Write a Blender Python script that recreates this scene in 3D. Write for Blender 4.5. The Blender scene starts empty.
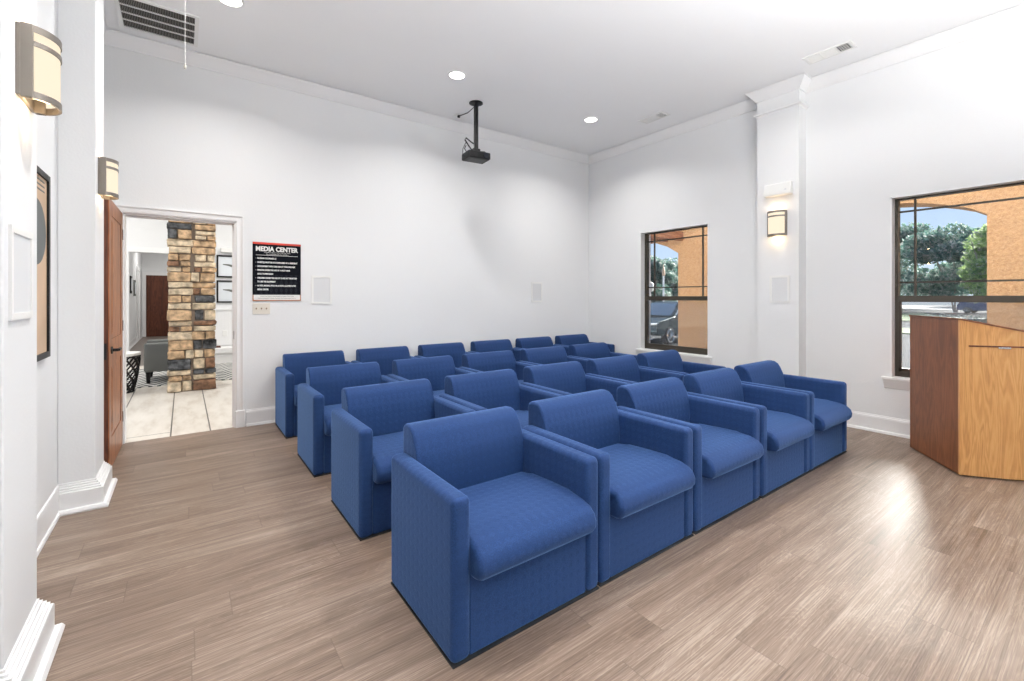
import bpy, bmesh, math, random
from mathutils import Vector, Matrix
random.seed(7)
PI = math.pi
sc = bpy.context.scene
COL = sc.collection

# ------------------------------------------------------------------ materials
def mat(name):
    m = bpy.data.materials.new(name); m.use_nodes = True
    nt = m.node_tree; nt.nodes.clear()
    out = nt.nodes.new('ShaderNodeOutputMaterial')
    b = nt.nodes.new('ShaderNodeBsdfPrincipled')
    nt.links.new(b.outputs[0], out.inputs[0])
    return m, nt, b
class G:                                            # tiny node-graph helper
    def __init__(s, nt): s.nt = nt
    def n(s, t, **k):
        x = s.nt.nodes.new(t)
        for a, v in k.items(): setattr(x, a, v)
        return x
    def put(s, sock, v):
        if hasattr(v, 'links') or isinstance(v, bpy.types.NodeSocket): s.nt.links.new(v, sock)
        else: sock.default_value = v
    def m(s, op, a, b=0.0, c=0.0):
        x = s.n('ShaderNodeMath', operation=op)
        s.put(x.inputs[0], a); s.put(x.inputs[1], b); s.put(x.inputs[2], c)
        return x.outputs[0]
    def xyz(s, v):
        x = s.n('ShaderNodeSeparateXYZ'); s.put(x.inputs[0], v); return x.outputs
    def vec(s, a, b, c):
        x = s.n('ShaderNodeCombineXYZ')
        for i, v in enumerate((a, b, c)): s.put(x.inputs[i], v)
        return x.outputs[0]
    def noise(s, v, scale, detail=3, rough=.5, dist=0.0):
        x = s.n('ShaderNodeTexNoise'); s.put(x.inputs['Vector'], v)
        x.inputs['Scale'].default_value = scale; x.inputs['Detail'].default_value = detail
        x.inputs['Roughness'].default_value = rough; x.inputs['Distortion'].default_value = dist
        return x.outputs[0]
    def rand(s, v):
        x = s.n('ShaderNodeTexWhiteNoise', noise_dimensions='3D'); s.put(x.inputs['Vector'], v); return x.outputs[0]
    def ramp(s, f, stops):
        x = s.n('ShaderNodeValToRGB'); s.put(x.inputs[0], f)
        e = x.color_ramp.elements
        while len(e) < len(stops): e.new(.5)
        for q, (p, c) in zip(e, stops): q.position = p; q.color = (*c, 1)
        return x.outputs[0]
    def mix(s, f, a, b, mode='MIX'):
        x = s.n('ShaderNodeMix', data_type='RGBA', blend_type=mode)
        s.put(x.inputs[0], f)
        for i, v in ((6, a), (7, b)):
            if isinstance(v, tuple) and len(v) == 3: v = (*v, 1)
            s.put(x.inputs[i], v)
        return x.outputs[2]
    def bump(s, h, strength=.3, dist=.01):
        x = s.n('ShaderNodeBump'); s.put(x.inputs['Height'], h)
        x.inputs['Strength'].default_value = strength; x.inputs['Distance'].default_value = dist
        return x.outputs[0]
    def pos(s): return s.n('ShaderNodeNewGeometry').outputs['Position']
    def obj(s): return s.n('ShaderNodeTexCoord').outputs['Object']

def plain(name, c, rough=.6, metal=0.0, bump=0.0, bscale=60, var=0.0, spec=.5, emit=None, estr=0):
    m, nt, b = mat(name); g = G(nt)
    b.inputs['Roughness'].default_value = rough; b.inputs['Metallic'].default_value = metal
    b.inputs['Specular IOR Level'].default_value = spec
    b.inputs['Base Color'].default_value = (*c, 1)
    o = g.obj()
    if var:
        nz = g.noise(o, bscale * .4, 4)
        lo = tuple(v * (1 - var) for v in c); hi = tuple(min(1, v * (1 + var)) for v in c)
        nt.links.new(g.ramp(nz, [(.3, lo), (.7, hi)]), b.inputs['Base Color'])
    if bump:
        nt.links.new(g.bump(g.noise(o, bscale, 3), bump, .004), b.inputs['Normal'])
    if emit:
        b.inputs['Emission Color'].default_value = (*emit, 1); b.inputs['Emission Strength'].default_value = estr
    return m

def wall_mat(name, c):
    m, nt, b = mat(name); g = G(nt); p = g.pos()
    nz = g.noise(p, 1.3, 2)
    nt.links.new(g.ramp(nz, [(.3, tuple(v * .985 for v in c)), (.7, c)]), b.inputs['Base Color'])
    b.inputs['Roughness'].default_value = .62; b.inputs['Specular IOR Level'].default_value = .3
    nt.links.new(g.bump(g.noise(p, 75, 3), .22, .004), b.inputs['Normal'])
    return m

def floor_mat():
    m, nt, b = mat('plank_floor'); g = G(nt); x, y, z = g.xyz(g.pos())
    w, L = .182, 1.22
    yr = g.m('DIVIDE', g.m('ADD', y, .03), w); row = g.m('FLOOR', yr)
    off = g.m('MULTIPLY', g.rand(g.vec(row, 3.3, 0)), L)
    xc = g.m('DIVIDE', g.m('ADD', x, off), L); col = g.m('FLOOR', xc)
    r1 = g.rand(g.vec(row, col, 1.7)); r2 = g.rand(g.vec(col, row, 9.1))
    big = g.noise(g.vec(g.m('ADD', g.m('MULTIPLY', x, 1.1), g.m('MULTIPLY', r1, 40)), g.m('MULTIPLY', y, 10), g.m('MULTIPLY', r2, 30)), 1.2, 4, .6, .7)
    fine = g.noise(g.vec(g.m('ADD', g.m('MULTIPLY', x, 1.5), g.m('MULTIPLY', r1, 20)), g.m('MULTIPLY', y, 120), g.m('MULTIPLY', r2, 30)), 1.6, 4, .6)
    # cathedral figure: rings stretched along the board
    rings = g.m('POWER', g.m('ABSOLUTE', g.m('SINE', g.m('MULTIPLY', big, 55))), 6)
    f = g.m('ADD', g.m('MULTIPLY', big, .40), g.m('ADD', g.m('MULTIPLY', fine, .56), g.m('MULTIPLY', rings, .05)))
    f = g.m('ADD', f, g.m('MULTIPLY', g.m('SUBTRACT', r1, .5), .05))
    c = g.ramp(f, [(.34, (.095, .061, .042)), (.44, (.160, .110, .080)), (.53, (.218, .158, .119)), (.66, (.345, .27, .214))])
    fy = g.m('FRACT', yr); fx = g.m('FRACT', xc)
    ey = g.m('MINIMUM', fy, g.m('SUBTRACT', 1, fy)); ex = g.m('MINIMUM', fx, g.m('SUBTRACT', 1, fx))
    seam = g.m('MAXIMUM', g.m('LESS_THAN', ey, .009), g.m('LESS_THAN', ex, .0016))
    c = g.mix(g.m('MULTIPLY', seam, .45), c, (.09, .06, .045))
    nt.links.new(c, b.inputs['Base Color'])
    nt.links.new(g.m('ADD', .34, g.m('MULTIPLY', fine, .16)), b.inputs['Roughness'])
    nt.links.new(g.bump(g.m('SUBTRACT', fine, seam), .16, .003), b.inputs['Normal'])
    b.inputs['Specular IOR Level'].default_value = .5
    return m

def tile_mat():
    m, nt, b = mat('beige_tile'); g = G(nt); p = g.pos(); x, y, z = g.xyz(p)
    nz = g.noise(g.vec(g.m('MULTIPLY', x, 5), g.m('MULTIPLY', y, 1.2), 0), 1.5, 5, .6)
    c = g.ramp(nz, [(.3, (.50, .44, .37)), (.5, (.62, .58, .52)), (.75, (.70, .66, .60))])
    d = None
    for k in (-1.6, -1.07, -.54, -.095, .215, .75, 1.28, 1.8):
        e = g.m('LESS_THAN', g.m('ABSOLUTE', g.m('SUBTRACT', x, k)), .006); d = e if d is None else g.m('MAXIMUM', d, e)
    for k, a, bb in ((5.43, -.54, -.095), (6.9, -1.07, -.54), (7.9, .215, .75), (8.05, -.095, .215)):
        e = g.m('LESS_THAN', g.m('ABSOLUTE', g.m('SUBTRACT', y, k)), .006)
        e = g.m('MULTIPLY', e, g.m('MULTIPLY', g.m('GREATER_THAN', x, a), g.m('LESS_THAN', x, bb)))
        d = g.m('MAXIMUM', d, e)
    nt.links.new(g.mix(d, c, (.12, .11, .10)), b.inputs['Base Color'])
    b.inputs['Roughness'].default_value = .45
    return m

def fabric_mat():
    m, nt, b = mat('blue_fabric'); g = G(nt); o = g.obj(); x, y, z = g.xyz(o)
    k = 2 * PI / .042
    s = g.m('ADD', g.m('ADD', g.m('SINE', g.m('MULTIPLY', x, k)), g.m('SINE', g.m('MULTIPLY', y, k))), g.m('SINE', g.m('MULTIPLY', z, k)))
    d = g.m('SMOOTH_MIN', g.m('MAXIMUM', g.m('ADD', g.m('MULTIPLY', s, 1.6), .5), 0), 1, .1)
    fine = g.noise(o, 230, 3, .7)
    wide = g.noise(o, 5, 3)
    c = g.mix(d, (.0105, .036, .122), (.0135, .0425, .137))
    c = g.mix(g.ramp(fine, [(.38, (.75, .75, .75)), (.62, (0, 0, 0))]), c, (.005, .018, .068))
    c = g.mix(g.m('MULTIPLY', wide, .35), c, (.013, .043, .135))
    nt.links.new(c, b.inputs['Base Color'])
    b.inputs['Roughness'].default_value = .85
    b.inputs['Specular IOR Level'].default_value = .25
    b.inputs['Sheen Weight'].default_value = .42
    b.inputs['Sheen Roughness'].default_value = .35
    b.inputs['Sheen Tint'].default_value = (.28, .52, 1, 1)
    nt.links.new(g.bump(g.m('ADD', g.m('MULTIPLY', fine, .5), g.m('MULTIPLY', d, .35)), .45, .003), b.inputs['Normal'])
    return m

def wood_mat(name, dark, mid, light, axis='z', rough=.4, scale=1.0):
    m, nt, b = mat(name); g = G(nt); x, y, z = g.xyz(g.obj())
    k = 9 * scale
    if axis == 'z': v = g.vec(g.m('MULTIPLY', x, k), g.m('MULTIPLY', y, k), g.m('MULTIPLY', z, k * .09))
    elif axis == 'x': v = g.vec(g.m('MULTIPLY', x, k * .09), g.m('MULTIPLY', y, k), g.m('MULTIPLY', z, k))
    else: v = g.vec(g.m('MULTIPLY', x, k), g.m('MULTIPLY', y, k * .09), g.m('MULTIPLY', z, k))
    big = g.noise(v, 1.0, 3, .5, .8)
    rings = g.m('ADD', g.m('MULTIPLY', g.m('SINE', g.m('MULTIPLY', big, 60)), .5), .5)
    v2 = g.n('ShaderNodeVectorMath', operation='SCALE'); nt.links.new(v, v2.inputs[0]); v2.inputs[3].default_value = 9
    fine = g.noise(v2.outputs[0], 1.6, 3, .6)
    f = g.m('ADD', g.m('MULTIPLY', rings, .25), g.m('ADD', g.m('MULTIPLY', fine, .35), g.m('MULTIPLY', big, .4)))
    nt.links.new(g.ramp(f, [(.3, dark), (.5, mid), (.72, light)]), b.inputs['Base Color'])
    b.inputs['Roughness'].default_value = rough
    nt.links.new(g.bump(fine, .08, .002), b.inputs['Normal'])
    return m

def stucco_mat():
    m, nt, b = mat('orange_stucco'); g = G(nt); p = g.pos()
    nz = g.noise(p, 26, 5, .7)
    nt.links.new(g.ramp(nz, [(.3, (.33, .175, .078)), (.7, (.48, .275, .135))]), b.inputs['Base Color'])
    b.inputs['Roughness'].default_value = .95
    nt.links.new(g.bump(nz, .7, .03), b.inputs['Normal'])
    return m

def rug_mat():
    m, nt, b = mat('zigzag_rug'); g = G(nt); x, y, z = g.xyz(g.pos())
    t = g.m('PINGPONG', g.m('MULTIPLY', x, 9), 1)
    f = g.m('FRACT', g.m('ADD', g.m('MULTIPLY', y, 5), t))
    nt.links.new(g.mix(g.m('LESS_THAN', f, .42), (.62, .61, .58), (.07, .08, .085)), b.inputs['Base Color'])
    b.inputs['Roughness'].default_value = .95
    return m

def glass_mat():
    m = bpy.data.materials.new('window_glass'); m.use_nodes = True; nt = m.node_tree; nt.nodes.clear(); g = G(nt)
    out = g.n('ShaderNodeOutputMaterial'); mx = g.n('ShaderNodeMixShader')
    tr = g.n('ShaderNodeBsdfTransparent'); gl = g.n('ShaderNodeBsdfGlossy')
    tr.inputs[0].default_value = (.97, .985, .985, 1); gl.inputs['Roughness'].default_value = .02
    lw = g.n('ShaderNodeFresnel'); lw.inputs[0].default_value = 1.45
    nt.links.new(g.m('MULTIPLY', lw.outputs[0], .6), mx.inputs[0])
    nt.links.new(tr.outputs[0], mx.inputs[1]); nt.links.new(gl.outputs[0], mx.inputs[2])
    nt.links.new(mx.outputs[0], out.inputs[0]); return m

def screen_mat():
    m = bpy.data.materials.new('insect_screen'); m.use_nodes = True; nt = m.node_tree; nt.nodes.clear(); g = G(nt)
    out = g.n('ShaderNodeOutputMaterial'); mx = g.n('ShaderNodeMixShader'); mx.inputs[0].default_value = .22
    tr = g.n('ShaderNodeBsdfTransparent'); df = g.n('ShaderNodeBsdfDiffuse'); df.inputs[0].default_value = (.33, .34, .36, 1)
    nt.links.new(tr.outputs[0], mx.inputs[1]); nt.links.new(df.outputs[0], mx.inputs[2])
    nt.links.new(mx.outputs[0], out.inputs[0]); return m

def emis(name, c, s):
    m = bpy.data.materials.new(name); m.use_nodes = True; nt = m.node_tree; nt.nodes.clear()
    out = nt.nodes.new('ShaderNodeOutputMaterial'); e = nt.nodes.new('ShaderNodeEmission')
    e.inputs[0].default_value = (*c, 1); e.inputs[1].default_value = s
    nt.links.new(e.outputs[0], out.inputs[0]); return m

def leaf_mat(name, a, bcol):
    m, nt, b = mat(name); g = G(nt)
    r = g.rand(g.vec(g.m('FLOOR', g.m('MULTIPLY', g.xyz(g.pos())[0], 3)), g.m('FLOOR', g.m('MULTIPLY', g.xyz(g.pos())[1], 3)), g.m('FLOOR', g.m('MULTIPLY', g.xyz(g.pos())[2], 3))))
    r2 = g.noise(g.pos(), 9, 3)
    nt.links.new(g.ramp(g.m('ADD', g.m('MULTIPLY', r, .4), g.m('MULTIPLY', r2, .6)), [(.3, a), (.6, bcol), (.68, (.42, .41, .38))]), b.inputs['Base Color'])
    b.inputs['Roughness'].default_value = .6
    tl = g.n('ShaderNodeBsdfTranslucent'); mx = g.n('ShaderNodeMixShader'); mx.inputs[0].default_value = .5
    nt.links.new(b.inputs['Base Color'].links[0].from_socket, tl.inputs[0])
    out = [n for n in nt.nodes if n.type == 'OUTPUT_MATERIAL'][0]
    nt.links.new(b.outputs[0], mx.inputs[1]); nt.links.new(tl.outputs[0], mx.inputs[2]); nt.links.new(mx.outputs[0], out.inputs[0])
    return m

M = dict(
    wall=wall_mat('white_wall_paint', (.80, .807, .812)),
    ceil=wall_mat('ceiling_paint', (.90, .905, .908)),
    trim=plain('white_trim_paint', (.84, .84, .84), .35),
    floor=floor_mat(), tile=tile_mat(), fabric=fabric_mat(),
    plinth=plain('black_plinth', (.008, .009, .012), .7),
    door=wood_mat('red_brown_door_wood', (.16, .048, .015), (.32, .108, .034), (.48, .19, .07), 'z', .38),
    dooredge=wood_mat('dark_door_edge', (.06, .014, .005), (.11, .028, .010), (.16, .045, .017), 'z', .6),
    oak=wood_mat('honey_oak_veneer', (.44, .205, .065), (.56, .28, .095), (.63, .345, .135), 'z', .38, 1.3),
    oakdark=wood_mat('shaded_brown_oak', (.12, .036, .012), (.17, .054, .018), (.22, .077, .029), 'z', .42, 1.3),  # oak darkened to carry the shade on the lectern front
    black=plain('black_plastic', (.010, .010, .011), .45, spec=.25),
    blackm=plain('black_metal', (.02, .02, .021), .4, .5),
    bronze=plain('dark_bronze_frame', (.045, .038, .028), .45, .2),
    nickel=plain('brushed_nickel', (.22, .195, .17), .42, .7),
    white=plain('white_plastic', (.82, .82, .80), .4),
    ivory=plain('ivory_plastic', (.72, .68, .60), .4),
    mesh=plain('speaker_mesh', (.70, .71, .72), .8, bump=.3, bscale=400),
    grille=plain('duct_shade', (.035, .032, .028), .9),  # dark colour stands in for shade inside the vents
    toggle=plain('brown_toggle', (.25, .16, .10), .5),
    chrome=plain('chrome', (.8, .8, .8), .15, 1),
    silver=plain('silver_paint', (.55, .56, .57), .3, .7),
    stucco=stucco_mat(), rug=rug_mat(), glass=glass_mat(), screen=screen_mat(),
    mortar=plain('mortar', (.24, .19, .15), .95, bump=.5, bscale=60),
    st1=plain('tan_stone', (.50, .34, .20), .85, bump=1, bscale=34, var=.6),
    st2=plain('buff_stone', (.62, .50, .35), .85, bump=1, bscale=34, var=.45),
    st3=plain('brown_stone', (.24, .13, .075), .85, bump=1, bscale=34, var=.7),
    st4=plain('slate_stone', (.075, .077, .08), .8, bump=1, bscale=40, var=1.2),
    greyfab=plain('grey_upholstery', (.16, .165, .155), .9, bump=.2, bscale=300),
    greyfloor=plain('grey_corridor_floor', (.20, .17, .15), .5),
    sheet=plain('picture_paper', (.72, .76, .80), .5),
    timber=wood_mat('rust_timber', (.17, .06, .03), (.28, .11, .055), (.42, .2, .1), 'x', .7),
    asphalt=plain('asphalt', (.045, .046, .049), .95, spec=.05, bump=.3, bscale=20, var=.12),
    concrete=plain('pale_concrete', (.075, .074, .07), .95, spec=.05, var=.08, bscale=8),
    grass=plain('grass_green', (.075, .13, .02), .95, bump=.8, bscale=30, var=.3),
    leafA=leaf_mat('teal_leaves', (.05, .12, .095), (.16, .26, .21)),
    leafB=leaf_mat('olive_leaves', (.12, .21, .09), (.38, .50, .18)),
    leafC=leaf_mat('hedge_leaves', (.11, .14, .12), (.27, .31, .28)),
    bark=plain('grey_bark', (.30, .26, .23), .9, bump=.5, bscale=30),
    carbody=plain('dark_car_paint', (.05, .075, .08), .2, .5),
    carblue=plain('blue_car_paint', (.05, .12, .3), .2, .3),
    carglass=plain('car_window_glass', (.5, .6, .7), .22, .7),
    tyre=plain('tyre_rubber', (.015, .015, .016), .85),
    lens=emis('downlight_lens', (1, .97, .93), 9),
    sconce=emis('lit_frosted_glass', (1, .86, .66), 1.05),
    signblack=plain('sign_black', (.006, .007, .011), .8, spec=.08), signnavy=plain('sign_navy_triangle', (.03, .032, .04), .8, spec=.08),
    red=plain('sign_red', (.62, .05, .025), .4), orange=plain('sign_orange', (.45, .15, .05), .45),
    textw=plain('sign_white_lettering', (.80, .80, .78), .5), textg=plain('sign_grey_lettering', (.2, .2, .2), .5),
    artbg=plain('beige_art_paper', (.62, .43, .28), .5, var=.12, bscale=8), artdark=plain('art_dark_shape', (.10, .11, .11), .5),
)

# ------------------------------------------------------------------ geometry helpers
def finish(name, bm, m, parent=None, smooth=True, kind=None, ang=35, wn=True):
    bmesh.ops.recalc_face_normals(bm, faces=bm.faces)
    me = bpy.data.meshes.new(name); bm.to_mesh(me); bm.free()
    ms = m if isinstance(m, (list, tuple)) else [m]
    for q in ms: me.materials.append(q)
    if smooth:
        me.shade_smooth(); me.set_sharp_from_angle(angle=math.radians(ang))
    o = bpy.data.objects.new(name, me); COL.objects.link(o)
    if smooth and wn:
        w_ = o.modifiers.new('weighted_normal', 'WEIGHTED_NORMAL'); w_.keep_sharp = True; w_.weight = 80
    if parent: o.parent = parent
    if kind: o['kind'] = kind
    return o
def nb(): return bmesh.new()
def box(bm, x0, x1, y0, y1, z0, z1, bev=0, seg=2, mi=0, M4=None):
    vs = [bm.verts.new((x, y, z)) for z in (z0, z1) for y in (y0, y1) for x in (x0, x1)]
    fs = [bm.faces.new([vs[i] for i in q]) for q in ((0, 2, 3, 1), (4, 5, 7, 6), (0, 1, 5, 4), (2, 6, 7, 3), (0, 4, 6, 2), (1, 3, 7, 5))]
    for f in fs: f.material_index = mi
    if bev:
        es = list({e for f in fs for e in f.edges})
        r = bmesh.ops.bevel(bm, geom=es, offset=bev, segments=seg, profile=.5, affect='EDGES')
        for f in r['faces']: f.material_index = mi
        vs = list({v for v in r['verts']} | {v for v in vs if v.is_valid})
    if M4 is not None: bmesh.ops.transform(bm, matrix=M4, verts=[v for v in vs if v.is_valid])
    return bm
def B(*a, **k): return box(nb(), *a, **k)
def extrude_poly(bm, pts, axis, a, b, bev=0, seg=3, mi=0):
    """pts 2-D polygon; axis 'x' -> pts are (y,z); 'y' -> (x,z); 'z' -> (x,y)"""
    def P(p, t): return {'x': (t, p[0], p[1]), 'y': (p[0], t, p[1]), 'z': (p[0], p[1], t)}[axis]
    A = [bm.verts.new(P(p, a)) for p in pts]; Bv = [bm.verts.new(P(p, b)) for p in pts]
    fa = bm.faces.new(A); fb = bm.faces.new(Bv[::-1]); fs = [fa, fb]
    n = len(pts)
    for i in range(n): fs.append(bm.faces.new((A[i], Bv[i], Bv[(i + 1) % n], A[(i + 1) % n])))
    for f in fs: f.material_index = mi
    if bev:
        es = list(set(fa.edges) | set(fb.edges))
        bmesh.ops.bevel(bm, geom=es, offset=bev, segments=seg, profile=.5, affect='EDGES')
    return bm
def cyl(bm, p0, p1, r0, r1=None, seg=16, mi=0, cap=True):
    p0, p1 = Vector(p0), Vector(p1); r1 = r0 if r1 is None else r1
    d = (p1 - p0).normalized(); u = d.orthogonal().normalized(); v = d.cross(u)
    R = [[bm.verts.new(p + (u * math.cos(2 * PI * i / seg) + v * math.sin(2 * PI * i / seg)) * r) for i in range(seg)] for p, r in ((p0, r0), (p1, r1))]
    for i in range(seg):
        f = bm.faces.new((R[0][i], R[0][(i + 1) % seg], R[1][(i + 1) % seg], R[1][i])); f.material_index = mi
    if cap:
        for q in R:
            f = bm.faces.new(q); f.material_index = mi
    return bm
def tube(bm, pts, r, seg=8, mi=0):
    pts = [Vector(p) for p in pts]; rs = r if isinstance(r, (list, tuple)) else [r] * len(pts)
    prev = None; u = None
    for i, p in enumerate(pts):
        d = (pts[min(i + 1, len(pts) - 1)] - pts[max(i - 1, 0)]).normalized()
        if u is None: u = d.orthogonal().normalized()
        else: u = (u - d * u.dot(d)).normalized()
        v = d.cross(u)
        ring = [bm.verts.new(p + (u * math.cos(2 * PI * k / seg) + v * math.sin(2 * PI * k / seg)) * rs[i]) for k in range(seg)]
        if prev:
            for k in range(seg):
                f = bm.faces.new((prev[k], prev[(k + 1) % seg], ring[(k + 1) % seg], ring[k])); f.material_index = mi
        else: bm.faces.new(ring)
        prev = ring
    bm.faces.new(prev); return bm
def lathe(bm, prof, cx=0, cy=0, seg=24, mi=0):
    R = [[bm.verts.new((cx + r * math.cos(2 * PI * i / seg), cy + r * math.sin(2 * PI * i / seg), z)) for i in range(seg)] for r, z in prof]
    for a, b in zip(R, R[1:]):
        for i in range(seg):
            f = bm.faces.new((a[i], a[(i + 1) % seg], b[(i + 1) % seg], b[i])); f.material_index = mi
    bm.faces.new(R[0]); bm.faces.new(R[-1][::-1]); return bm
def sweep(bm, path, prof, mapf=None, closed=False):
    """path (x,y) with the room on its left; prof closed polygon of (out,z)"""
    mapf = mapf or (lambda x, y, z: (x, y, z))
    n = len(path); P = [Vector(p) for p in path]; rings = []
    for i in range(n):
        a = (P[i] - P[i - 1]).normalized() if i > 0 else None
        b = (P[i + 1] - P[i]).normalized() if i < n - 1 else None
        na = Vector((-a.y, a.x)) if a is not None else None; nbb = Vector((-b.y, b.x)) if b is not None else None
        if na is None: mm = nbb
        elif nbb is None: mm = na
        else:
            s = na + nbb; mm = s / max(.2, (1 + na.dot(nbb)))
        rings.append([bm.verts.new(mapf(P[i].x + mm.x * o, P[i].y + mm.y * o, z)) for o, z in prof])
    k = len(prof)
    for a, b in zip(rings, rings[1:]):
        for i in range(k): bm.faces.new((a[i], a[(i + 1) % k], b[(i + 1) % k], b[i]))
    bm.faces.new(rings[0]); bm.faces.new(rings[-1][::-1]); return bm
def thing(name, label, cat, loc=(0, 0, 0), rz=0, group=None):
    o = bpy.data.objects.new(name, None); COL.objects.link(o); o.empty_display_size = .1
    o.location = loc; o.rotation_euler = (0, 0, rz); o['label'] = label; o['category'] = cat
    if group: o['group'] = group
    return o
def tag(o, label, cat, group=None, kind=None):
    o['label'] = label; o['category'] = cat
    if group: o['group'] = group
    if kind: o['kind'] = kind
    return o
def dup(root, loc, rz, label, group=None):
    r = root.copy(); COL.objects.link(r); r.location = loc; r.rotation_euler = (0, 0, rz); r['label'] = label
    if group: r['group'] = group
    for ch in list(root.children):
        c = ch.copy(); COL.objects.link(c); c.parent = r
        for q in list(ch.children):
            d = q.copy(); COL.objects.link(d); d.parent = c
    return r
def struct(name, bm, m, smooth=False): return finish(name, bm, m, None, smooth, 'structure')

# ------------------------------------------------------------------ key dimensions
H = 3.61; YB = 5.245; XR = 5.413; XL = -.61; YF = -3.2
XP = 5.237                                   # face of the pilaster on the right wall
W1 = (3.15, 4.212); W2 = (.26, 1.32); W3 = (-1.62, -.56); WZ = (.54, 2.25)
D0, D1, DH = -.43, .422, 2.045               # doorway

# floor / ceiling
struct('floor', B(-1.2, 5.70, YF - .2, YB + .02, -.12, 0), M['floor'])
struct('ceiling', B(-1.2, 5.70, YF - .2, YB + .14, H, H + .12), M['ceil'])
# back wall with doorway
bm = nb(); box(bm, -1.0, D0 - .02, YB, YB + .14, 0, H); box(bm, D1 + .02, XR + .25, YB, YB + .14, 0, H); box(bm, D0 - .02, D1 + .02, YB, YB + .14, DH + .02, H)
struct('wall_back', bm, M['wall'])
# right wall with windows
bm = nb(); ys = [YF - .2, W3[0], W3[1], W2[0], W2[1], W1[0], W1[1], YB]
for i in range(0, 8, 2): box(bm, XR, XR + .25, ys[i], ys[i + 1], 0, H)
for w in (W1, W2, W3): box(bm, XR, XR + .25, w[0], w[1], 0, WZ[0]); box(bm, XR, XR + .25, w[0], w[1], WZ[1], H)
box(bm, XP, XR, 2.033, 2.46, 0, H)
struct('wall_right', bm, M['wall'])
# left wall with two shallow piers
bm = nb(); box(bm, -1.0, XL, YF - .2, YB, 0, H)
box(bm, XL, -.44, 3.79, 4.15, 0, H, bev=.004, seg=1); box(bm, XL, -.44, 2.01, 2.40, 0, H, bev=.004, seg=1)
struct('wall_left', bm, M['wall'])
# unseen front wall behind the camera, two windows added to carry fill light
FW = ((.3, 1.9), (2.9, 4.5)); bm = nb(); xs = [-1.0, FW[0][0], FW[0][1], FW[1][0], FW[1][1], XR + .25]
for i in range(0, 6, 2): box(bm, xs[i], xs[i + 1], YF - .2, YF, 0, H)
for w in FW: box(bm, w[0], w[1], YF - .2, YF, 0, .6); box(bm, w[0], w[1], YF - .2, YF, 2.5, H)
struct('wall_front', bm, plain('unseen_wall_dark', (.10, .105, .115), .7))  # unseen wall made dark to cut light on chair fronts and piers

# crown moulding, baseboards
crown = [(0, H - .115), (.012, H - .113), (.016, H - .10), (.03, H - .085), (.055, H - .05), (.075, H - .028), (.08, H - .015), (.092, H - .012), (.092, H - .006), (0, H - .006)]
pr = [(XR, YF), (XR, 2.033), (XP, 2.033), (XP, 2.46), (XR, 2.46), (XR, YB)]
plft = [(XL, YB), (XL, 4.15), (-.44, 4.15), (-.44, 3.79), (XL, 3.79), (XL, 2.40), (-.44, 2.40), (-.44, 2.01), (XL, 2.01), (XL, YF)]
struct('trim_1', sweep(nb(), pr + [(XL, YB)] + plft[1:] + [(XR, YF)], crown), M['trim'], True)
base = [(0, 0), (.036, 0), (.036, .012), (.030, .022), (.017, .024), (.017, .128), (.012, .136), (.012, .146), (.006, .152), (.006, .160), (0, .162)]
struct('baseboard_right', sweep(nb(), pr, base), M['trim'], True)
struct('baseboard_back', sweep(nb(), [(XR, YB), (.512, YB)], base), M['trim'], True)
base2 = [(0, 0), (.064, 0), (.066, .010), (.058, .026), (.040, .028), (.040, .118), (.036, .124), (.030, .126), (.030, .136), (.022, .138), (.022, .148), (.013, .150), (.013, .160), (.005, .162), (.005, .172), (0, .174)]
bm = nb()
for a, b_ in ((4.15, 3.79), (2.40, 2.01)): sweep(bm, [(XL, a), (-.44, a), (-.44, b_), (XL, b_)], base2)
base3 = [(0, 0), (.022, 0), (.022, .012), (.018, .02), (.012, .022), (.012, .148), (.008, .156), (.008, .166), (0, .17)]
for a, b_ in ((YB, 4.15), (3.79, 2.40), (2.01, YF)): sweep(bm, [(XL, a), (XL, b_)], base3)
struct('baseboard_left', bm, M['trim'], True)
# neck moulding around the pilaster
neck = [(0, 3.318), (.008, 3.318), (.010, 3.33), (.028, 3.338), (.028, 3.356), (0, 3.36)]
struct('trim_2', sweep(nb(), [(XR, 2.033), (XP, 2.033), (XP, 2.46), (XR, 2.46)], neck), M['trim'], True)

# door casing on both sides of the doorway and lining jamb
cas = [(0, 0), (0, .012), (.012, .018), (.030, .014), (.045, .016), (.058, .026), (.068, .026), (.068, 0)]
def casing(path, plane, sgn): return sweep(nb(), path, cas, lambda a, z, o: (a, plane + sgn * o, z))
pth = [(D1, .15), (D1, DH), (D0, DH), (D0, 0)]
pth = [(a, z) for a, z in pth]
# offset polygons grow away from the opening: travel so that 'left' points outward
path_out = [(D0, 0), (D0, DH), (D1, DH), (D1, .165)]
struct('trim_3', casing(path_out, YB, -1), M['trim'], True)
struct('trim_4', casing(path_out, YB + .14, 1), M['trim'], True)
bm = nb(); box(bm, D1 - .012, D1 + .02, YB - .001, YB + .141, 0, DH); box(bm, D0 - .02, D0 + .012, YB - .001, YB + .141, 0, DH); box(bm, D0, D1, YB - .001, YB + .141, DH - .012, DH + .02)
box(bm, D1 - .024, D1 - .012, YB + .05, YB + .075, 0, DH - .012); box(bm, D0, D1, YB + .05, YB + .075, DH - .024, DH - .012)
struct('trim_5', bm, M['trim'])
struct('trim_6', B(D1 - .004, D1 + .078, YB - .034, YB, 0, .168, bev=.003, seg=1), M['trim'])      # plinth block
o = finish('strike_plate', B(D1 - .0135, D1 - .011, YB + .012, YB + .042, .88, .96), M['blackm'])
tag(o, 'small dark metal strike plate on the right jamb of the open doorway', 'strike plate')

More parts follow.
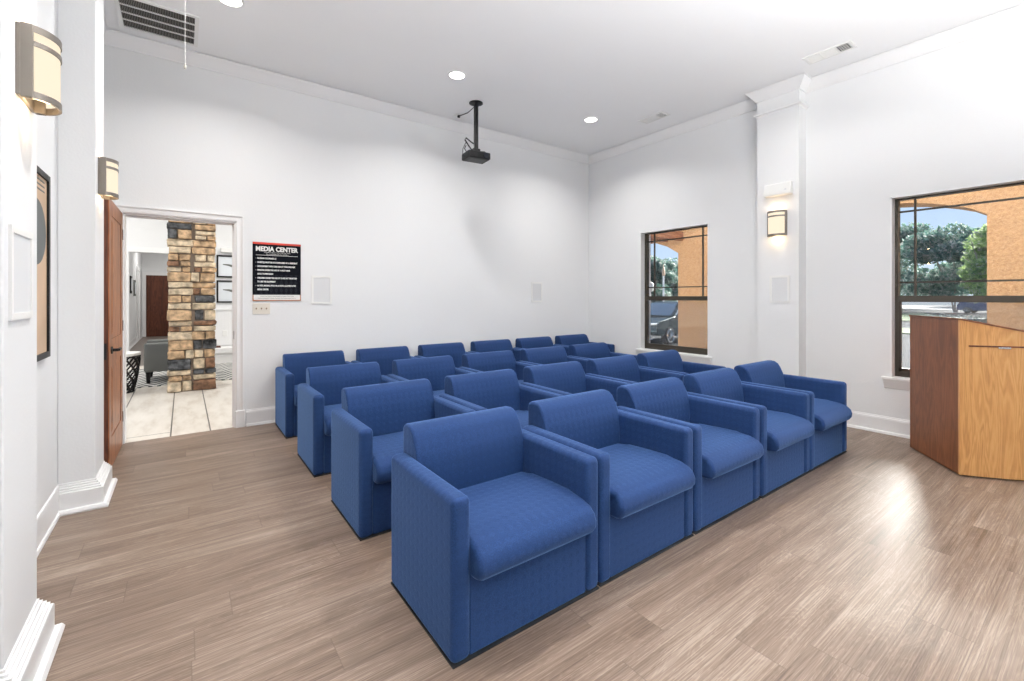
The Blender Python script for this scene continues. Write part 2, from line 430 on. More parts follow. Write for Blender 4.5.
# ------------------------------------------------------------------ windows
def window(idx, w, muntins=True, grid_y=True):
    y0, y1 = w; z0, z1 = WZ; X = 5.505
    win = bpy.data.objects.new('window_%d' % idx, None); COL.objects.link(win); win['kind'] = 'structure'
    win.location = (X, (y0 + y1) / 2, z0)
    def pt(name, bm, m, smooth=False):
        bmesh.ops.translate(bm, verts=bm.verts, vec=(-X, -(y0 + y1) / 2, -z0)); return finish(name, bm, m, win, smooth)
    f = .038; zm = 1.285
    bm = nb(); box(bm, X, X + .07, y0, y0 + f, z0, z1); box(bm, X, X + .07, y1 - f, y1, z0, z1)
    box(bm, X, X + .07, y0 + f, y1 - f, z0, z0 + .05); box(bm, X, X + .07, y0 + f, y1 - f, z1 - f * .7, z1)
    pt('frame', bm, M['bronze'])
    bm = nb(); box(bm, X - .004, X + .03, y0 + f, y1 - f, zm - .03, zm + .028, bev=.004, seg=1)
    box(bm, X + .004, X + .03, y0 + f, y0 + f + .022, z0 + .05, zm - .03); box(bm, X + .004, X + .03, y1 - f - .022, y1 - f, z0 + .05, zm - .03)
    box(bm, X + .004, X + .03, y0 + f, y1 - f, z0 + .05, z0 + .085)
    pt('lower_sash', bm, M['bronze'])
    pt('glass_pane', B(X + .014, X + .018, y0 + f, y1 - f, z0 + .085, zm - .03), M['glass'])
    pt('glass_pane', B(X + .044, X + .048, y0 + f, y1 - f, zm + .01, z1 - f * .7), M['glass'])
    pt('insect_screen', B(X + .061, X + .062, y0 + f, y1 - f, z0 + .05, zm), M['screen'])
    bm = nb()
    box(bm, X + .036, X + .056, y0 + .145, y0 + .161, zm, z1 - .02); box(bm, X + .036, X + .056, y1 - .161, y1 - .145, zm, z1 - .02)
    box(bm, X + .0365, X + .0555, y0 + f, y1 - f, 2.106, 2.122); box(bm, X + .0365, X + .0555, y0 + f, y1 - f, 1.431, 1.447)
    pt('muntin_grid', bm, M['bronze'])
    # white jamb lining, sill board and apron moulding
    bm = nb(); box(bm, XR - .001, X, y0 - .001, y0 + .008, z0, z1); box(bm, XR - .001, X, y1 - .014, y1 + .001, z0, z1); box(bm, XR - .001, X, y0, y1, z1 - .014, z1 + .001)
    pt('jamb_lining', bm, M['trim'])
    pt('window_sill', B(XR - .035, X + .01, y0 - .06, y1 + .06, z0 - .022, z0 + .004, bev=.006), M['trim'], True)
    bm = sweep(nb(), [(XR, y0 - .045), (XR, y1 + .045)], [(0, z0 - .105), (.008, z0 - .10), (.010, z0 - .08), (.022, z0 - .055), (.024, z0 - .035), (.030, z0 - .022), (0, z0 - .022)])
    pt('sill_apron', bm, M['trim'], True)
    return win
window(1, W1); window(2, W2); window(3, W3)
for i, w in enumerate(FW):  # frames for the added front windows
    bm = nb(); f = .05
    for a, b_ in ((w[0], w[0] + f), (w[1] - f, w[1]), ((w[0] + w[1]) / 2 - .02, (w[0] + w[1]) / 2 + .02)): box(bm, a, b_, YF - .12, YF - .06, .6, 2.5)
    box(bm, w[0], w[1], YF - .12, YF - .06, .6, .65); box(bm, w[0], w[1], YF - .12, YF - .06, 2.45, 2.5)
    struct('window_%d' % (4 + i), bm, M['bronze'])

# ------------------------------------------------------------------ armchairs
def make_chair(label):
    t = thing('armchair', label, 'armchair', group='blue upholstered armchairs in four rows')
    F = M['fabric']; w = .3705; aw = .078; yf = 0.0; yr = .590; ah = .588
    for s in (-1, 1):
        a, b_ = (-w, -w + aw) if s < 0 else (w - aw, w)
        bm = nb(); box(bm, a, b_, yf, yr, .005, ah, bev=.025, seg=5)
        for v in bm.verts:                                           # upholstery fullness on top
            if v.co.z > ah - .03: v.co.z += .006 * math.sin(PI * (v.co.y / yr))
        finish('armrest', bm, F, t, ang=60)
    # backrest: leaning front, rounded top
    prof = [(.455, .36), (.452, .46), (.462, .56), (.474, .61), (.490, .655), (.512, .690), (.540, .708), (.570, .713), (.600, .710), (.619, .698), (.625, .680), (.625, .56), (.60, .54), (.572, .50), (.572, .36)]
    finish('backrest', extrude_poly(nb(), prof, 'x', -w + aw - .004, w - aw + .004, bev=.014, seg=3), F, t, ang=50)
    # seat cushion with waterfall nose
    prof = [(.46, .300), (.46, .400), (.38, .412), (.25, .421), (.12, .424), (.03, .418), (-.02, .404), (-.048, .380), (-.060, .350), (-.056, .320), (-.040, .298), (-.012, .288), (.06, .292)]
    bm = extrude_poly(nb(), prof, 'x', -w + aw - .001, w - aw + .004, bev=.022, seg=4)
    for v in bm.verts:
        if v.co.z > .37: v.co.z += .010 * (1 - (v.co.x / .3) ** 2)
        if v.co.y < 0:
            v.co.y -= .006 * (1 - (v.co.x / .3) ** 2)
            v.co.z -= .004 * (1 - (v.co.x / .3) ** 2)
    finish('seat_cushion', bm, F, t, ang=60)
    finish('front_panel', B(-w + aw - .002, w - aw + .002, .012, .05, .008, .31, bev=.006, seg=2), F, t, ang=60)
    finish('rear_panel', B(-w + aw - .002, w - aw + .002, yr - .03, yr - .004, .014, .56, bev=.006, seg=2), F, t, ang=60)
    finish('plinth', B(-w + .003, w - .003, .003, yr - .003, 0, .007), M['plinth'], t, smooth=False)
    return t
NTH = ['first', 'second', 'third', 'fourth', 'fifth', 'sixth']
ROWS = [('front row', 1.385, 5), ('second row', 2.405, 5), ('third row', 3.448, 5), ('back row', 4.545, 6)]
EXTRA = {(0, 0): 'blue armchair nearest the camera, left end of the front row',
         (0, 4): 'blue armchair at the right end of the front row, nearest the wooden lectern',
         (1, 0): 'blue armchair at the left end of the second row, directly behind nearest one',
         (1, 4): 'blue armchair at the right end of the second row, below far window',
         (2, 0): 'blue armchair at the left end of the third row from the front',
         (2, 4): 'pale-lit blue armchair at the right end of the third row from the front',
         (3, 0): 'blue armchair at the left end of the back row, nearest the doorway',
         (3, 5): 'dark blue armchair at the right end of the back row, in the room corner'}
proto = None
for r, (rn, y, n) in enumerate(ROWS):
    for k in range(n):
        lab = EXTRA.get((r, k), 'blue armchair, %s from the left in the %s' % (NTH[k], rn))
        if proto is None: proto = make_chair(lab); t = proto
        else: t = dup(proto, (0, 0, 0), 0, lab)
        jx = 0 if k == 0 else random.uniform(-.003, .003)
        t.location = (.757 + .3705 + .752 * k + jx, y + random.uniform(-.006, .006), 0)

# ------------------------------------------------------------------ lectern
def lectern():
    u = Vector((.796, .605)); ang = math.atan2(u.y, u.x)             # local +x runs from the near corner to the far one
    t = thing('lectern', 'wooden lectern with slanted top standing in front of the right window', 'lectern', (4.543, .709, 0), ang)
    Wd, Dp = .64, .60                                                # local y is negative towards the speaker's side
    hf, sl = 1.135, .225
    z0 = .012
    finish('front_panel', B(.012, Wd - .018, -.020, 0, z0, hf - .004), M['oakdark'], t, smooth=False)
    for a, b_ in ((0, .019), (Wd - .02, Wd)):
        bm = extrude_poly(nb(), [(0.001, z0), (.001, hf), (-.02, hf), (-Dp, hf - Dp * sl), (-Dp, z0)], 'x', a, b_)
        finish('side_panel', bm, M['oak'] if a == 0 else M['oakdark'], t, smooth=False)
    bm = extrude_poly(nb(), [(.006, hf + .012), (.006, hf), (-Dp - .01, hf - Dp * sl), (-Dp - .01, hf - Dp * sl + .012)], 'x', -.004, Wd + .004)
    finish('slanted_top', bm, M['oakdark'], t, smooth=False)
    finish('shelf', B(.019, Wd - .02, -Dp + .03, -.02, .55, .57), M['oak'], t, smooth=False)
    bm = nb(); box(bm, .03, Wd - .03, -Dp + .03, -.03, 0, z0)
    finish('base', bm, M['black'], t, smooth=False)
    sp = finish('slot_shade_strip', B(-.0035, .0, -Dp + .02, -.050, .942, .953, bev=.0012, seg=1), M['dooredge'], t, smooth=False)  # thin dark strip standing in for the shaded shelf slot
    finish('pull_tab', B(-.012, -.002, -.285, -.215, .934, .944, bev=.001, seg=1), M['chrome'], sp)
    return t
lectern()

# ------------------------------------------------------------------ door leaf (open, lying back toward the left pier)
dl = thing('door_leaf', 'open red-brown wooden panel door with black lever handle', 'door', (-.478, 5.215, 0), math.radians(-90.6))
Lw = .80; th = .042                                                 # local x runs from hinge to free edge, local +y faces the room
bm = nb(); box(bm, 0, Lw, 0, th, .012, 2.035)
body = finish('door_slab', bm, M['dooredge'], dl, smooth=False)
bm = nb(); s = .115; y1 = th + .006; rail = [(.012, .24), (.80, .98), (1.92, 2.035)]
for a, b_ in ((0, s), (Lw - s, Lw)): box(bm, a, b_, th, y1, .012, 2.035)
for a, b_ in rail: box(bm, s, Lw - s, th, y1, a, b_)
finish('stiles_and_rails', bm, M['door'], dl, smooth=False)
for a, b_ in ((.24, .80), (.98, 1.92)):
    bm = nb(); box(bm, s + .004, Lw - s - .004, th - .001, th + .0015, a + .004, b_ - .004, mi=0)
    for q in (0, 1):
        i = .035 + q * .012
        box(bm, s + i, Lw - s - i, th + .001 + q * .002, th + .004 + q * .002, a + i, b_ - i, bev=.0015, seg=1)
    finish('raised_panel', bm, M['door'], dl, smooth=False)
hx = Lw - .105
bm = nb(); cyl(bm, (hx, th, .90), (hx, th + .014, .90), .030, .027, 20); cyl(bm, (hx, th + .014, .90), (hx, th + .045, .90), .011, seg=10)
tube(bm, [(hx + .004, th + .048, .90), (hx - .03, th + .05, .901), (hx - .07, th + .05, .905), (hx - .13, th + .048, .899), (hx - .155, th + .046, .892)], [.010, .010, .009, .008, .006])
finish('lever_handle', bm, M['black'], dl)
bm = nb(); cyl(bm, (hx, 0, .90), (hx, -.012, .90), .030, .027, 20); tube(bm, [(hx + .004, -.03, .90), (hx - .06, -.034, .902), (hx - .11, -.03, .892)], [.01, .009, .006])
finish('lever_handle', bm, M['black'], dl)
finish('latch_plate', B(Lw, Lw + .0015, .008, .034, .84, .96), M['blackm'], dl, smooth=False)
for z in (.25, 1.05, 1.85):
    finish('hinge', cyl(nb(), (-.003, th + .004, z - .045), (-.003, th + .004, z + .045), .006, seg=10), M['blackm'], dl)

# ------------------------------------------------------------------ sconces
def sconce(label, loc, rz, h=.275):
    t = thing('wall_sconce', label, 'wall lamp', loc, rz, 'half-round wall sconces')   # local +y points out of the wall
    w, d = .184, .078
    finish('wall_plate', B(-w / 2 - .004, w / 2 + .004, 0, .012, .004, h - .004, bev=.002, seg=1), M['nickel'], t)
    def arc(wd, dp, n=20): return [(-wd / 2 * math.cos(PI * i / n), .012 + dp * math.sin(PI * i / n)) for i in range(n + 1)]
    def band(z0, z1, o=0.003, i=.004):
        bm = nb(); A = arc(w + 2 * o, d + o); Bq = arc(w - 2 * i, d - i)
        vs = [[bm.verts.new((x, y, z)) for x, y in q] for q in (A, Bq) for z in (z0, z1)]
        for k in range(len(A) - 1):
            for p, q in ((0, 1), (1, 3), (3, 2), (2, 0)): bm.faces.new((vs[p][k], vs[p][k + 1], vs[q][k + 1], vs[q][k]))
        return bm
    finish('shade_glass', band(.012, h - .008, -.001, .003), M['sconce'], t)
    for z0, z1 in ((h - .022, h), (h - .068, h - .052), (0, .024)): finish('metal_band', band(z0, z1), M['nickel'], t)
    for s in (-1, 1):
        x = s * (w / 2 - .008)
        finish('side_stile', B(x - .011, x + .011, .010, .040, 0, h, bev=.002, seg=1), M['nickel'], t)
    bm = nb(); lathe(bm, [(.004, .05), (.014, .055), (.02, .08), (.024, .11), (.018, .135), (.006, .145)], 0, .045, 12); cyl(bm, (0, .045, .03), (0, .045, .055), .013, seg=10)
    finish('bulb', bm, M['sconce'], t)
    L = bpy.data.lights.new('sconce_light', 'POINT'); L.energy = .8; L.color = (1, .72, .42); L.shadow_soft_size = .02
    for zz in (-.02, h + .02):
        lo = bpy.data.objects.new('sconce_light', L); COL.objects.link(lo); lo.parent = t; lo.location = (0, .045, zz)
    return t
sconce('lit half-round sconce on the left pier nearest the camera', (-.44, 2.224, 1.958), -PI / 2, .243)
sconce('lit half-round sconce above the open wooden door', (-.44, 3.972, 1.958), -PI / 2, .243)
sconce('lit half-round sconce on the pilaster between the two windows', (XP, 2.241, 1.962), PI / 2)

# emergency light on the pilaster
t = thing('emergency_light', 'white emergency light box above the pilaster sconce', 'emergency light', (XP, 2.228, 2.40), PI / 2)
bm = extrude_poly(nb(), [(0, 0), (.055, .006), (.06, .03), (.045, .125), (.038, .132), (0, .132)], 'x', -.137, .137, bev=.004, seg=2)
finish('housing', bm, M['white'], t)
finish('indicator', cyl(nb(), (-.085, .048, .05), (-.085, .0575, .05), .012, seg=12), M['mesh'], t)

# in-wall speakers
def wall_speaker(label, loc, rz, w, h):
    t = thing('wall_speaker', label, 'speaker', loc, rz, 'white in-wall speakers')
    bm = nb(); b = .022
    box(bm, -w / 2, -w / 2 + b, 0, .008, 0, h); box(bm, w / 2 - b, w / 2, 0, .008, 0, h)
    box(bm, -w / 2 + b, w / 2 - b, 0, .008, 0, b); box(bm, -w / 2 + b, w / 2 - b, 0, .008, h - b, h)
    finish('bezel', bm, M['white'], t, smooth=False)
    finish('speaker_grille', B(-w / 2 + b, w / 2 - b, 0, .004, b, h - b), M['mesh'], t, smooth=False)
    return t
wall_speaker('white square speaker on the back wall right of the sign', (1.234, YB, 1.225), PI, .215, .31)
wall_speaker('white square speaker on the back wall near the room corner', (4.30, YB, 1.225), PI, .21, .30)
wall_speaker('white square speaker on the pilaster below the sconce', (XP, 2.222, 1.235), PI / 2, .205, .30)
wall_speaker('white square speaker on the left pier nearest the camera', (-.44, 2.18, 1.227), -PI / 2, .25, .30)

# switch plate
t = thing('light_switch', 'ivory three-gang light switch plate under the sign', 'light switch', (.648, YB, 1.125), PI)
finish('cover_plate', B(-.079, .079, 0, .006, 0, .114, bev=.003, seg=2), M['ivory'], t)
for x in (-.046, 0, .046):
    finish('toggle', B(x - .005, x + .005, .005, .017, .050, .066, bev=.001, seg=1), M['toggle'], t)

# ------------------------------------------------------------------ media center sign
sg = thing('sign', 'black MEDIA CENTER rules sign on the wall beside the doorway', 'sign', (.7945, YB, 1.262), 0)
sw, sh = .451, .602
finish('sign_board', B(-sw / 2, sw / 2, -.008, 0, 0, sh), M['signblack'], sg, smooth=False)
finish('red_stripe', B(-sw / 2, sw / 2, -.0095, -.008, sh - .020, sh), M['red'], sg, smooth=False)
bm = nb(); box(bm, -sw / 2, sw / 2, -.0095, -.008, 0, .008); box(bm, -sw / 2, -sw / 2 + .008, -.0095, -.008, .008, .062); box(bm, sw / 2 - .008, sw / 2, -.0095, -.008, .008, .062)
finish('orange_border', bm, M['orange'], sg, smooth=False)
finish('footer_strip', B(-sw / 2 + .008, sw / 2 - .008, -.0092, -.008, .008, .062), M['textw'], sg, smooth=False)
bm = nb(); s = .047
for r in range(5):
    for k in range(9):
        if r > 2 and k < 4: continue
        cx = -.198 + k * s + (r % 2) * s * .0; cz = .068 + r * s * .86
        for up in (0, 1):
            q = .36
            pts = [(cx - s * q, cz + .004), (cx + s * q, cz + .004), (cx, cz + s * .40)] if not up else [(cx - s * q, cz + s * .82), (cx, cz + s * .46), (cx + s * q, cz + s * .82)]
            inner = [tuple(c + (m_ - c) * .5 for c, m_ in zip(p, (sum(a[0] for a in pts) / 3, sum(a[1] for a in pts) / 3))) for p in pts]
            A = [bm.verts.new((p[0], -.0085, p[1])) for p in pts]; I = [bm.verts.new((p[0], -.0085, p[1])) for p in inner]
            for i in range(3): bm.faces.new((A[i], A[(i + 1) % 3], I[(i + 1) % 3], I[i]))
finish('triangle_pattern', bm, M['signnavy'], sg, smooth=False)
finish('divider_line', B(-.197, .197, -.0095, -.008, .468, .4715), M['textw'], sg, smooth=False)
TXT = {}
def text(body, x, z, size, key, align='LEFT', width=None, y=-.0088, bold=0.0):
    c = bpy.data.curves.new('t', 'FONT'); c.body = body; c.size = size; c.align_x = align; c.extrude = .0004; c.offset = bold; c.resolution_u = 2
    o = bpy.data.objects.new('t', c); COL.objects.link(o)
    dg = bpy.context.evaluated_depsgraph_get(); me = bpy.data.meshes.new_from_object(o.evaluated_get(dg))
    xs_ = [v.co.x for v in me.vertices]; k = width / (max(xs_) - min(xs_)) if width and xs_ else 1
    me.transform(Matrix.Translation((x, y, z)) @ Matrix.Rotation(PI / 2, 4, 'X') @ Matrix.Diagonal((k, 1, 1, 1)))
    TXT.setdefault(key, nb()).from_mesh(me)
    bpy.data.objects.remove(o); bpy.data.curves.remove(c); bpy.data.meshes.remove(me)
text('MEDIA CENTER', -.199, .513, .066, 'heading', 'LEFT', .396, bold=.0028)
text('EQUIPMENT USE IS AT YOUR OWN RISK. PLEASE', 0, .494, .0135, 'subheading', 'CENTER', .245)
text('BE CONSIDERATE OF OTHERS', 0, .476, .0135, 'subheading', 'CENTER', .205)
rows = [('\u2022', 'MAXIMUM OCCUPANCY: 21', .430, .172), ('\u2022', 'GUEST(S) MUST BE ACCOMPANIED BY A RESIDENT', .389, .375),
        ('\u2022', 'USE EQUIPMENT WITH CARE AND AT YOUR OWN RISK', .348, .355), ('\u2022', 'PERSONS UNDER THE AGE OF 14 MUST HAVE', .309, .303),
        ('', 'ADULT SUPERVISION', .270, .145), ('\u2022', 'CHILDREN UNDER THE AGE OF 12 ARE NOT PERMITTED', .228, .370),
        ('', 'TO USE THE EQUIPMENT', .190, .168), ('\u2022', 'NO PETS, SMOKING, FOOD OR ALCOHOL ALLOWED IN THE', .149, .358), ('', 'MEDIA CENTER', .110, .102)]
for bl, s_, z, w in rows:
    if bl: text(bl, -.201, z, .021, 'rules_text')
    text(s_, -.184, z, .0215, 'rules_text', 'LEFT', w, bold=.0011)
text('IF YOU HAVE QUESTIONS REGARDING THE MEDIA CENTER RULES', 0, .041, .0125, 'footer_text', 'CENTER', .31, y=-.0098)
text('OR ITS EQUIPMENT, PLEASE CONTACT THE MANAGEMENT OFFICE', 0, .020, .0125, 'footer_text', 'CENTER', .355, y=-.0098)
for key, bm in TXT.items(): finish(key, bm, M['textg'] if key == 'footer_text' else M['textw'], sg, smooth=False)

# picture on the recessed left wall
t = thing('framed_picture', 'black-framed beige picture on the left wall between the two piers', 'picture', (XL, 3.15, .975), -PI / 2)
w, h, b = .70, .985, .03
bm = nb(); box(bm, -w / 2, -w / 2 + b, 0, .020, 0, h); box(bm, w / 2 - b, w / 2, 0, .020, 0, h); box(bm, -w / 2 + b, w / 2 - b, 0, .020, 0, b); box(bm, -w / 2 + b, w / 2 - b, 0, .020, h - b, h)
finish('frame', bm, M['black'], t, smooth=False)
finish('artwork', B(-w / 2 + b, w / 2 - b, 0, .010, b, h - b), M['artbg'], t, smooth=False)
bm = nb(); pts = [(-.10 + .2 * math.cos(a), .66 + .17 * math.sin(a)) for a in [2 * PI * i / 28 for i in range(28)]]
extrude_poly(bm, pts, 'y', .010, .0112)
finish('dark_oval', bm, M['artdark'], t, smooth=False)
bm = nb()
for z, ww in ((.93, .40), (.905, .34), (.88, .37)): box(bm, -.27, -.27 + ww, .010, .0112, z, z + .008)
finish('caption_lines', bm, M['artdark'], t, smooth=False)

# ------------------------------------------------------------------ ceiling fixtures
def downlight(x, y, label, e=42):
    t = thing('recessed_light', label, 'ceiling light', (x, y, H), 0, 'recessed ceiling lights')
    bm = nb(); n = 28
    R = [[bm.verts.new((r * math.cos(2 * PI * i / n), r * math.sin(2 * PI * i / n), z)) for i in range(n)] for r, z in ((.098, 0), (.096, -.006), (.080, -.008), (.076, -.002))]
    for a, b_ in zip(R, R[1:]):
        for i in range(n): bm.faces.new((a[i], a[(i + 1) % n], b_[(i + 1) % n], b_[i]))
    finish('trim_ring', bm, M['white'], t)
    finish('lens', cyl(nb(), (0, 0, -.0005), (0, 0, -.004), .077, seg=28), M['lens'], t)
    L = bpy.data.lights.new('downlight', 'AREA'); L.shape = 'DISK'; L.size = .15; L.energy = e; L.color = (1, .975, .945); L.spread = math.radians(140)
    lo = bpy.data.objects.new('downlight', L); COL.objects.link(lo); lo.parent = t; lo.location = (0, 0, -.012)
    return t
LX = (.295, 2.298, 4.279)
DL = 20
downlight(LX[0], 4.107, 'lit recessed ceiling light nearest the left wall, at the top edge of the photo', DL)
downlight(LX[1], 4.107, 'lit recessed ceiling light left of the projector mount', DL)
downlight(LX[2], 4.107, 'lit recessed ceiling light right of the projector, nearest the corner', DL)
for y, e_ in ((1.9, 27), (-.3, 2)):
    for i, x in enumerate(LX):
        L = bpy.data.lights.new('downlight', 'AREA'); L.shape = 'DISK'; L.size = .15; L.energy = e_ * (1, 1, .4)[i]; L.color = (1, .975, .945); L.spread = math.radians(140)
        lo = bpy.data.objects.new('downlight', L); COL.objects.link(lo); lo.location = (x, y, H - .012)

# return air grille
t = thing('air_return_grille', 'large dark-slotted air return grille in the ceiling near the doorway', 'vent', (-.163, 4.775, H))
w = .270; 
bm = nb(); b = .028
box(bm, -w, -w + b, -w, w, -.012, 0); box(bm, w - b, w, -w, w, -.012, 0); box(bm, -w + b, w - b, -w, -w + b, -.012, 0); box(bm, -w + b, w - b, w - b, w, -.012, 0)
finish('frame', bm, M['white'], t, smooth=False)
finish('duct_shade_sheet', B(-w + b, w - b, -w + b, w - b, -.002, 0), M['grille'], t, smooth=False)
bm = nb(); q = (2 * w - 2 * b)
for i in (1, 2, 3): y = -w + b + q * i / 4; box(bm, -w + b, w - b, y - .005, y + .005, -.0115, -.002)
finish('crossbars', bm, M['white'], t, smooth=False)
bm = nb(); n = 46
for i in range(n): x = -w + b + q * (i + .5) / n; box(bm, x - .0016, x + .0016, -w + b, w - b, -.010, -.002)
finish('fins', bm, plain('grey_fin', (.25, .24, .22), .7), t, smooth=False)

def supply_vent(label, y0, y1, x0, x1):
    t = thing('ceiling_vent', label, 'vent', ((x0 + x1) / 2, (y0 + y1) / 2, H), 0, 'white supply air vents')
    a, l = (x1 - x0) / 2, (y1 - y0) / 2; b = .022
    bm = nb(); box(bm, -a, -a + b, -l, l, -.010, 0); box(bm, a - b, a, -l, l, -.010, 0); box(bm, -a + b, a - b, -l, -l + b, -.010, 0); box(bm, -a + b, a - b, l - b, l, -.010, 0)
    for s in (-.33, .33): box(bm, -a + b, a - b, l * s - .004, l * s + .004, -.009, 0)
    finish('frame', bm, M['white'], t, smooth=False)
    finish('duct_shade_sheet', B(-a + b, a - b, -l + b, l - b, -.0015, 0), M['grille'], t, smooth=False)
    bm = nb(); n = 7
    for i in range(n):
        x = -a + b + (2 * a - 2 * b) * (i + .5) / n
        box(bm, -.0055, .0055, -l * .33 + .004, l - b, -.0008, .0008, M4=Matrix.Translation((x, 0, -.005)) @ Matrix.Rotation(math.radians(25), 4, 'Y'))
    finish('louvres', bm, M['white'], t, smooth=False)
    bm = nb(); 
    for i in range(6):
        y = -l + b + (l * .67 - b) * (i + .5) / 6; box(bm, -a + b, a - b, y - .002, y + .002, -.008, -.0015)
    finish('end_louvres', bm, M['white'], t, smooth=False)
supply_vent('white supply vent in the ceiling above the pilaster, nearer the camera', 1.46, 1.85, 4.83, 5.01)
supply_vent('white supply vent in the ceiling toward the room corner', 3.40, 3.76, 4.79, 4.97)

# pull cord
t = thing('pull_cord', 'thin white pull cord hanging from the ceiling in front of the air grille', 'cord', (.011, 4.0, H))
finish('cord', cyl(nb(), (0, 0, 0), (0, 0, -.64), .0018, seg=6), M['white'], t)
finish('cord_knob', lathe(nb(), [(.003, -.632), (.007, -.640), (.009, -.655), (.008, -.664), (.003, -.668)], seg=10), M['ivory'], t)

# ------------------------------------------------------------------ projector
pj = thing('projector', 'black projector hanging from the ceiling on a pole mount', 'projector', (2.812, 4.566, H))
bm = nb(); lathe(bm, [(.082, 0), (.082, -.008), (.060, -.020), (.030, -.030), (.024, -.034)], seg=28)
finish('ceiling_flange', bm, M['black'], pj)
bm = nb(); cyl(bm, (-.016, 0, -.03), (-.016, 0, -.55), .014, seg=12); cyl(bm, (.016, 0, -.03), (.016, 0, -.55), .014, seg=12)
finish('pole', bm, M['blackm'], pj)
bm = nb(); box(bm, -.045, .045, -.03, .03, -.585, -.545, bev=.005, seg=1)
for sx in (-1, 1):
    for sy in (-1, 1): tube(bm, [(0, 0, -.575), (sx * .08, sy * .06, -.582), (sx * .10, sy * .08, -.600)], .006, 6)
finish('mount_bracket', bm, M['blackm'], pj)
R = Matrix.Rotation(math.radians(-6), 4, 'Z')
bm = nb(); box(bm, -.142, .142, -.108, .108, -.685, -.60, bev=.016, seg=3); bmesh.ops.transform(bm, matrix=R, verts=bm.verts)
bd = finish('projector_body', bm, M['black'], pj)
bm = nb(); cyl(bm, (.07, -.10, -.645), (.07, -.125, -.645), .028, .030, 20); bmesh.ops.transform(bm, matrix=R, verts=bm.verts)
finish('projector_lens', bm, plain('dark_lens_glass', (.01, .012, .02), .08), pj)
bm = nb()
for i in range(8): box(bm, -.125 + i * .012, -.119 + i * .012, -.1095, -.108, -.67, -.62)
box(bm, -.10, .10, -.075, .075, -.6875, -.685); bmesh.ops.transform(bm, matrix=R, verts=bm.verts)
finish('air_slots', bm, M['blackm'], pj, smooth=False)
bm = nb()
tube(bm, [(.0, .01, -.50), (-.06, .03, -.46), (-.12, .03, -.43), (-.14, .02, -.46), (-.09, .02, -.52), (-.05, .01, -.57), (-.02, 0, -.60)], .008, 6)
tube(bm, [(-.12, .03, -.52), (-.14, .03, -.56), (-.11, .03, -.60), (-.09, .02, -.61)], .006, 6)
tube(bm, [(-.02, .02, -.05), (-.04, .12, -.085), (-.05, .24, -.075), (-.03, .34, -.045), (.005, .415, -.03)], .005, 6)
tube(bm, [(-.14, .0, -.50), (-.18, .0, -.58), (-.17, .02, -.64), (-.13, .03, -.66)], .004, 6)
finish('cable', bm, M['black'], pj)
t = thing('ceiling_outlet', 'small ceiling power outlet behind the projector mount with black plug', 'outlet', (2.823, 4.99, H))
finish('outlet_plate', B(-.06, .04, -.04, .04, -.008, 0, bev=.002, seg=1), M['white'], t)
finish('plug', B(-.02, .01, -.015, .015, -.035, -.008, bev=.004, seg=1), M['black'], t)

# ------------------------------------------------------------------ lobby beyond the doorway
struct('floor_lobby', B(-3.2, 4.4, YB + .02, 11.0, -.12, 0), M['tile'])
struct('ceiling_lobby', B(-3.2, 4.4, YB + .14, 11.2, 3.5, 3.6), M['ceil'])
bm = nb(); box(bm, -3.2, -3.06, YB + .14, 11, 0, 3.5); struct('wall_lobby_left', bm, M['wall'])
struct('wall_lobby_right', B(4.26, 4.4, YB + .14, 11, 0, 3.5), M['wall'])
bm = nb(); box(bm, -3.2, -.82, 11, 11.15, 0, 3.5); box(bm, .12, 4.4, 11, 11.15, 0, 3.5); box(bm, -.82, .12, 11, 11.15, 2.15, 3.5)
struct('wall_lobby_back', bm, M['wall'])
struct('trim_7', sweep(nb(), [(-.82, 0), (-.82, 2.15), (.12, 2.15), (.12, 0)], [(0, 0), (0, .02), (.10, .02), (.10, 0)], lambda a, z, o: (a, 11 - o, z)), M['trim'])
struct('baseboard_lobby', sweep(nb(), [(4.26, 11), (.22, 11)], base), M['trim'], True)
# wainscot, chair rail and bench ledge at the right
bm = nb(); box(bm, .30, 4.26, 10.975, 11, .30, 1.03)
x = .32
while x < 2.2: box(bm, x, x + .05, 10.969, 10.975, .31, 1.02); x += .062
box(bm, .28, 4.26, 10.95, 11, 1.03, 1.07); struct('trim_8', bm, M['trim'])
bm = nb(); box(bm, .30, 4.2, 10.45, 10.948, .20, .299, bev=.006, seg=1); box(bm, .34, 4.2, 10.50, 10.948, 0, .2)
tag(finish('bench_ledge', bm, M['trim']), 'long white bench ledge under the wainscot in the lobby', 'bench')
# corridor
struct('floor_corridor', B(-1.3, 1.2, 11.0, 19.1, -.12, 0), M['greyfloor'])
struct('ceiling_corridor', B(-1.3, 1.2, 11.15, 19.2, 3.0, 3.1), M['ceil'])
struct('wall_corridor_left', B(-1.3, -1.10, 11.15, 19, 0, 3.0), M['wall'])
struct('wall_corridor_right', B(1.0, 1.2, 11.15, 19, 0, 3.0), M['wall'])
struct('wall_corridor_back', B(-1.3, 1.2, 19, 19.15, 0, 3.0), M['wall'])
struct('trim_9', sweep(nb(), [(-.985, 0), (-.985, 2.02), (-.06, 2.02), (-.06, 0)], [(0, 0), (0, .03), (.10, .03), (.10, 0)], lambda a, z, o: (a, 19 - o, z)), M['trim'])
struct('baseboard_corridor', sweep(nb(), [(-1.10, 19), (-1.10, 11.15)], base), M['trim'], True)
struct('trim_10', sweep(nb(), [(17.0, 0), (17.0, 2.1), (17.9, 2.1), (17.9, 0)], [(0, 0), (0, .03), (.10, .03), (.10, 0)], lambda a, z, o: (-1.10 + o, a, z)), M['trim'])
t = thing('corridor_door', 'dark red-brown door at the far end of the lobby corridor', 'door', (-.522, 18.97, 0))
finish('door_slab', B(-.46, .46, 0, .02, 0, 2.02), M['dooredge'], t, smooth=False)
